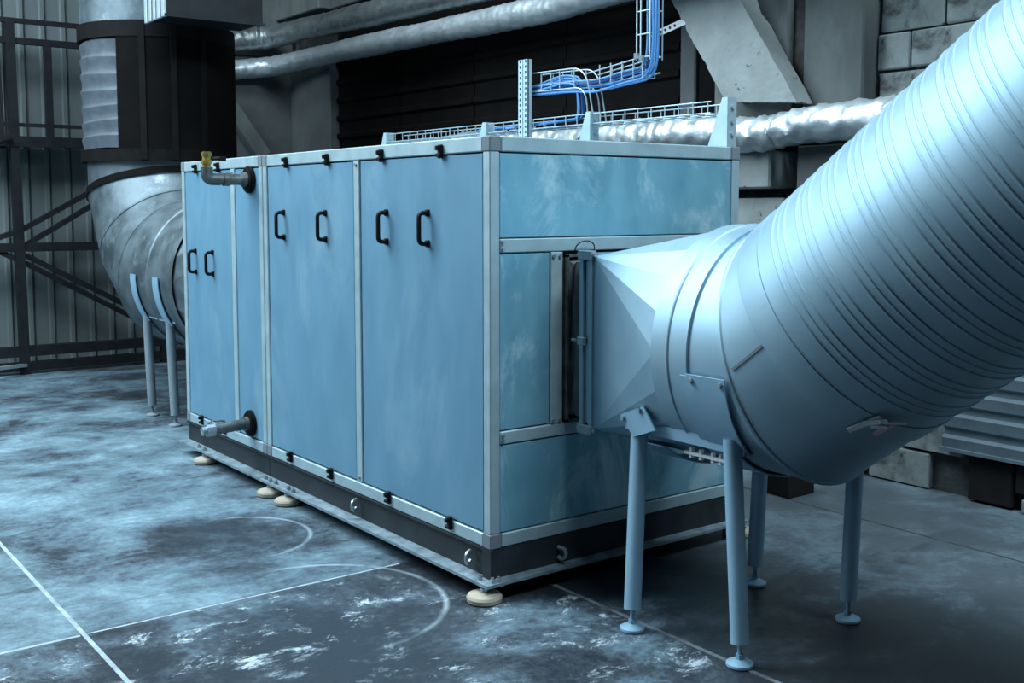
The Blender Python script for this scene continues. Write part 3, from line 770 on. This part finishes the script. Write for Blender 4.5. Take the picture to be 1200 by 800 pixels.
# ================================================================== STEEL FRAME AT THE FAR WALL
sf = empty('steel_frame', 'dark steel platform frame with guard rails against the ribbed wall', 'frame')
YS = 7.80
def sbar(name, p, q, w, h=None): return MB().bar((p[0], YS + (p[2] if len(p) > 2 else 0), p[1]), (q[0], YS + (q[2] if len(q) > 2 else 0), q[1]), w, h or w, (0, 1, 0)).build(name, 'frame_steel', sf)
sbar('post', (-.04, 0), (-.075, 3.44), .085)
sbar('post', (-.17, 2.2), (-.20, 3.44), .05)
sbar('post', (.27, 2.28), (.27, 3.22), .065)
for x in (1.35, -1.45, -2.9): sbar('post', (x, 0), (x, 3.44), .085)
sbar('guard_rail', (-3, 3.42), (1.9, 3.42), .045); sbar('guard_rail', (-3, 3.23), (1.9, 3.23), .06); sbar('guard_rail', (-3, 2.43), (1.9, 2.43), .035)
sbar('deck_beam', (-3, 2.27), (1.9, 2.27), .10)
box('deck', (-3, YS + .04, 2.24), (1.9, YF - .04, 2.28), 'brown', sf)
sbar('cross_beam', (-3, 1.245, .012), (1.9, 1.245, .012), .085)
sbar('bottom_beam', (-3, .225, .012), (1.9, .225, .012), .10); sbar('bottom_beam', (-3, .075, .008), (1.9, .075, .008), .085)
for (p, q) in (((-.05, 1.40), (.95, 1.96)), ((-.02, 1.25), (.95, 1.83)), ((-.02, 1.18), (1.25, .47)), ((-.02, 1.10), (1.25, .37)),
               ((-.07, 1.40), (-1.45, .91)), ((-.06, 1.12), (-1.45, 1.83))):
    sbar('brace', (p[0], p[1], .01), (q[0], q[1], .03), .05)
MB().bar((-.04, YS - .02, .09), (-.9, YS - .75, .16), .05, .03).build('stay', 'boxedge', sf)
MB().bar((-.10, YS - .06, 2.28), (-.5, YS - .3, 2.16), .03, .03).build('stay', 'frame_steel', sf)

# ================================================================== INSULATED PIPES
def foil_pipe(name, label, pts, r, m, amp=.10, n=28, step=.022, twist=9.0):
    path = []
    pts = [V(p) for p in pts]
    for p, q in zip(pts, pts[1:]):
        k = max(2, int((q - p).length / step))
        for i in range(k): path.append(p.lerp(q, i / k))
    path.append(pts[-1])
    rnd = [[random.gauss(0, 1) for _ in range(n)] for _ in path]
    ph = [random.uniform(-.6, .6) for _ in path]
    def rf(i, k):
        t = 2 * PI * k / n
        w = i * step + .06 * math.sin(t + ph[i // 6 % len(ph)])          # slanting folds of the wrap, sharp crests
        f1 = 1 - abs(math.sin(21 * w + 1.6 * t)); f2 = 1 - abs(math.sin(37 * w - 2.0 * t + 1.0 + ph[i // 9 % len(ph)]))
        return 1 + amp * (.45 * f1 + .35 * f2 - .4 + .14 * rnd[i][k] + .40 * math.sin(w * 3.1) + .2 * math.sin(w * 7.3 + t))
    o = MB().tube(path, r, n, rfun=rf).build(name, m, None, sharp=48)
    return tag(o, label, 'pipe', 'insulated pipes along the back wall')
foil_pipe('insulated_pipe', 'upper dusty foil pipe, higher of the two running above the black sheeting', smooth_path([(2.0, 8.0, 3.42), (2.62, 7.9, 3.50), (2.75, 7.3, 3.53), (2.75, 5.0, 3.47), (2.74, 3.0, 3.44), (2.58, 1.9, 3.43), (2.58, -2.2, 3.40)], .2, 5), .118, M['foil_dark'])
foil_pipe('insulated_pipe', 'silver foil pipe, lower of the two crossing over the black sheeting', smooth_path([(2.0, 8.0, 3.10), (2.62, 7.9, 3.18), (2.75, 7.3, 3.21), (2.75, 6.2, 3.205), (2.75, 4.0, 3.17), (2.74, 2.95, 3.15), (2.58, 1.95, 3.15), (2.58, -2.2, 3.13)], .2, 5), .105, M['foil'])
foil_pipe('insulated_pipe', 'crumpled silver pipe running along the wall behind the unit top and duct', smooth_path([(2.80, 4.6, 2.155), (2.80, 2.6, 2.145), (2.80, 1.5, 2.125), (2.80, 1.0, 2.095), (2.80, .70, 2.13), (2.80, .3, 2.14), (2.80, -1.6, 2.16)], .3, 6), .118, M['foil'], .20)
# ================================================================== CABLE TRAYS
TX0, TX1 = 1.43, 1.60
tr = empty('cable_tray', 'long wire basket cable tray on gusset brackets along the unit top', 'cable tray')
ZT = 2.105
def long_wire(p, q, parent): return MB().cyl(p, q, .0035, 6).build('long_wire', 'wire', parent)
for (x, z) in ((TX0, ZT), (TX0, ZT + .055), (TX1, ZT), (TX1, ZT + .055), ((TX0 + TX1) / 2, ZT)):
    long_wire((x, .13, z), (x, 3.3, z), tr)
cw = MB().tube([(TX0, 0, .058), (TX0, 0, 0), (TX1, 0, 0), (TX1, 0, .058)], .0035, 6).build('cross_wire', 'wire', tr, (0, .15, ZT))
for k in range(1, 32): dup(cw, tr, (0, .15 + .1 * k, ZT))
gb = MB().prism([(TX0 - .02, .070, 0), (TX0 - .02, -.05, 0), (TX0 - .02, -.05, .235), (TX0 - .02, -.022, .235)], (.006, 0, 0)).box((TX0 - .02, -.056, 0), (TX0 + .045, -.050, .235)).box((TX0 - .02, -.055, -.004), (TX0 + .045, .075, .002))
for z in (.06, .12, .19): gb.cyl((TX0 + .015, -.056, z), (TX0 + .015, -.066, z), .010, 8)
gb0 = gb.build('gusset_bracket', 'profile', tr, (0, .06, Z1 + .002))
for y in (1.07, 2.07, 3.30): dup(gb0, tr, (0, y, Z1 + .002))
# perforated post
pp = empty('strut_post', 'upright perforated steel strut post standing on the unit top', 'post')
y0, y1 = 1.565, 1.665; zz0, zz1 = Z1 + .002, 2.515
def perf(name, ya, yb):
    mb = MB(); w = (yb - ya)
    mb.box((1.40, ya, zz0), (1.406, ya + w * .36, zz1)); mb.box((1.40, yb - w * .36, zz0), (1.406, yb, zz1))
    z = zz0
    while z < zz1: mb.box((1.40, ya + w * .36, z), (1.406, yb - w * .36, min(z + .016, zz1))); z += .032
    return mb.build(name, 'profile', pp)
perf('perforated_face', y0, y0 + .047); perf('perforated_face', y1 - .047, y1)
box('web', (1.412, y0 + .004, zz0), (1.418, y1 - .004, zz1), 'base', pp)
MB().box((1.40, y0, zz0), (1.43, y0 + .005, zz1)).box((1.40, y1 - .005, zz0), (1.43, y1, zz1)).build('side_flange', 'profile', pp)
box('foot_plate', (1.37, y0 - .03, Z1 - .004), (1.46, y1 + .03, Z1 + .003), 'profile', pp)
# upper tray: level run, drop bend and riser
t2 = empty('cable_tray', 'upper wire basket tray bending up the riser beside the strut post', 'cable tray')
UZ = 2.325; UX0, UX1 = 1.45, 1.54
for (x, z) in ((UX0, UZ + .10), (UX0, UZ - .01), (UX1, UZ + .10), (UX1, UZ)):
    p = smooth_path([(x, 1.60, z + .01), (x, 1.10, z), (x, 1.075 - (.05 if z > UZ + .05 else 0), 2.12)], .12, 7)
    MB().tube(p, .0042, 6).build('long_wire', 'wire', t2)
for (x, dz) in ((UX1 + .02, .085), (UX0 + .02, .085), (UX1 + .02, 0.0)):
    MB().tube([(x, 1.12, UZ + dz - .02), (x, .62, UZ + dz + .03)], .004, 6).build('long_wire', 'wire', t2)
for y in (.685, .655, .585): MB().cyl((UX0, y, UZ + .09), (UX0, y, 3.1), .004, 6).build('long_wire', 'wire', t2)
for y in (.685, .585): MB().cyl((UX1, y, UZ + .09), (UX1, y, 3.1), .004, 6).build('long_wire', 'wire', t2)
u0 = MB().tube([(UX0, 0, .1), (UX0, 0, 0), (UX1, 0, 0), (UX1, 0, .1)], .0035, 6).build('cross_wire', 'wire', t2, (0, 1.5, UZ))
for y in (1.41, 1.33, 1.2, .98, .89, .80, .71, .64): dup(u0, t2, (0, y, UZ))
r0 = MB().tube([(UX0, .685, 0), (UX0, .585, 0), (UX1, .585, 0), (UX1, .685, 0)], .0035, 6).build('cross_wire', 'wire', t2, (0, 0, 2.43))
for z in (2.55, 2.67, 2.79, 2.91, 3.03): dup(r0, t2, (0, 0, z))
for (y, z) in ((.68, 2.44), (.64, 2.425)): MB().cyl((UX0 - .006, y, z - .014), (UX0 - .006, y, z + .014), .015, 8).build('clamp', 'zinc', t2)
# blue cables, one by one
CM = ('cable', 'cable_deep', 'cable', 'cable_pale', 'cable_deep', 'cable', 'cable_pale', 'cable', 'cable_deep')
for k in range(8):
    x = UX0 + .008 + .009 * k; dz = .015 * ((k * 5) % 4); j = random.uniform(-.014, .014); q = random.uniform(-.02, .02)
    pts = [(x, 1.60, UZ + .005 + dz + j), (x, 1.40, UZ + .015 + dz - j), (x, 1.32 + q, UZ + .03 + dz), (x, 1.195 + dz * .7, UZ + .015 + dz), (x, 1.165 + dz + q * .4, 2.24), (x, 1.16 + dz, 2.145), (x, 1.60 + .1 * k, 2.128 + .004 * (k % 3))]
    o = MB().tube(smooth_path(pts, .07, 6), .0062, 8).build('blue_cable', CM[k % 9])
    tag(o, ('mid', 'deep', 'mid', 'pale', 'deep', 'mid', 'pale', 'mid')[k] + ' blue cable among those dropping from the upper tray loop right of the strut post', 'cable', 'blue cables dropping beside the strut post')
for k in range(9):
    x = UX0 + .006 + .008 * k; dz = .015 * ((k * 4) % 5); j = random.uniform(-.012, .012); q = random.uniform(-.012, .012)
    pts = [(x, 1.60, UZ - .015 + dz * .8), (x, 1.25, UZ - .022 + dz + j), (x, 1.0, UZ - .038 + dz + q), (x, .82, UZ - .018 + dz - j), (x, .585 + dz * .7, UZ - .004 + dz), (x, .568 + dz * .8 + q * .3, UZ + .2), (x, .572 + dz * .8 - q * .3, UZ + .45), (x, .585 + dz * .7, 3.1)]
    o = MB().tube(smooth_path(pts, .10, 7), .0062, 8).build('blue_cable', CM[(k + 2) % 9])
    tag(o, {'cable': 'mid', 'cable_deep': 'deep', 'cable_pale': 'pale'}[CM[(k + 2) % 9]] + ' blue cable among those sweeping along the upper tray and up the riser', 'cable', 'blue cables going up the riser')
p = smooth_path([(1.46, 1.09, 2.14), (1.43, 1.09, 2.05), (1.36, 1.16, 1.965), (1.30, 1.22, 1.945)], .04, 5)
tag(MB().tube(p, .008, 8).build('dark_cable', 'cable_dark'), 'dark loose cable end hanging from the lower tray onto the unit top', 'cable')
# perforated strip on the concrete bracket
mb = MB().bar((2.80, 1.91, 2.835), (2.80, 1.62, 2.89), .006, .045, (0, 0, 1))
o = mb.build('perforated_strip', 'white'); tag(o, 'short white perforated strip fixed beside the slanted concrete bracket', 'strip')
for k in range(4):
    y = 1.885 - .045 * k; z = 2.840 + .0085 * k
    MB().cyl((2.792, y, z), (2.801, y, z), .010, 8).build('slot', 'black', o)
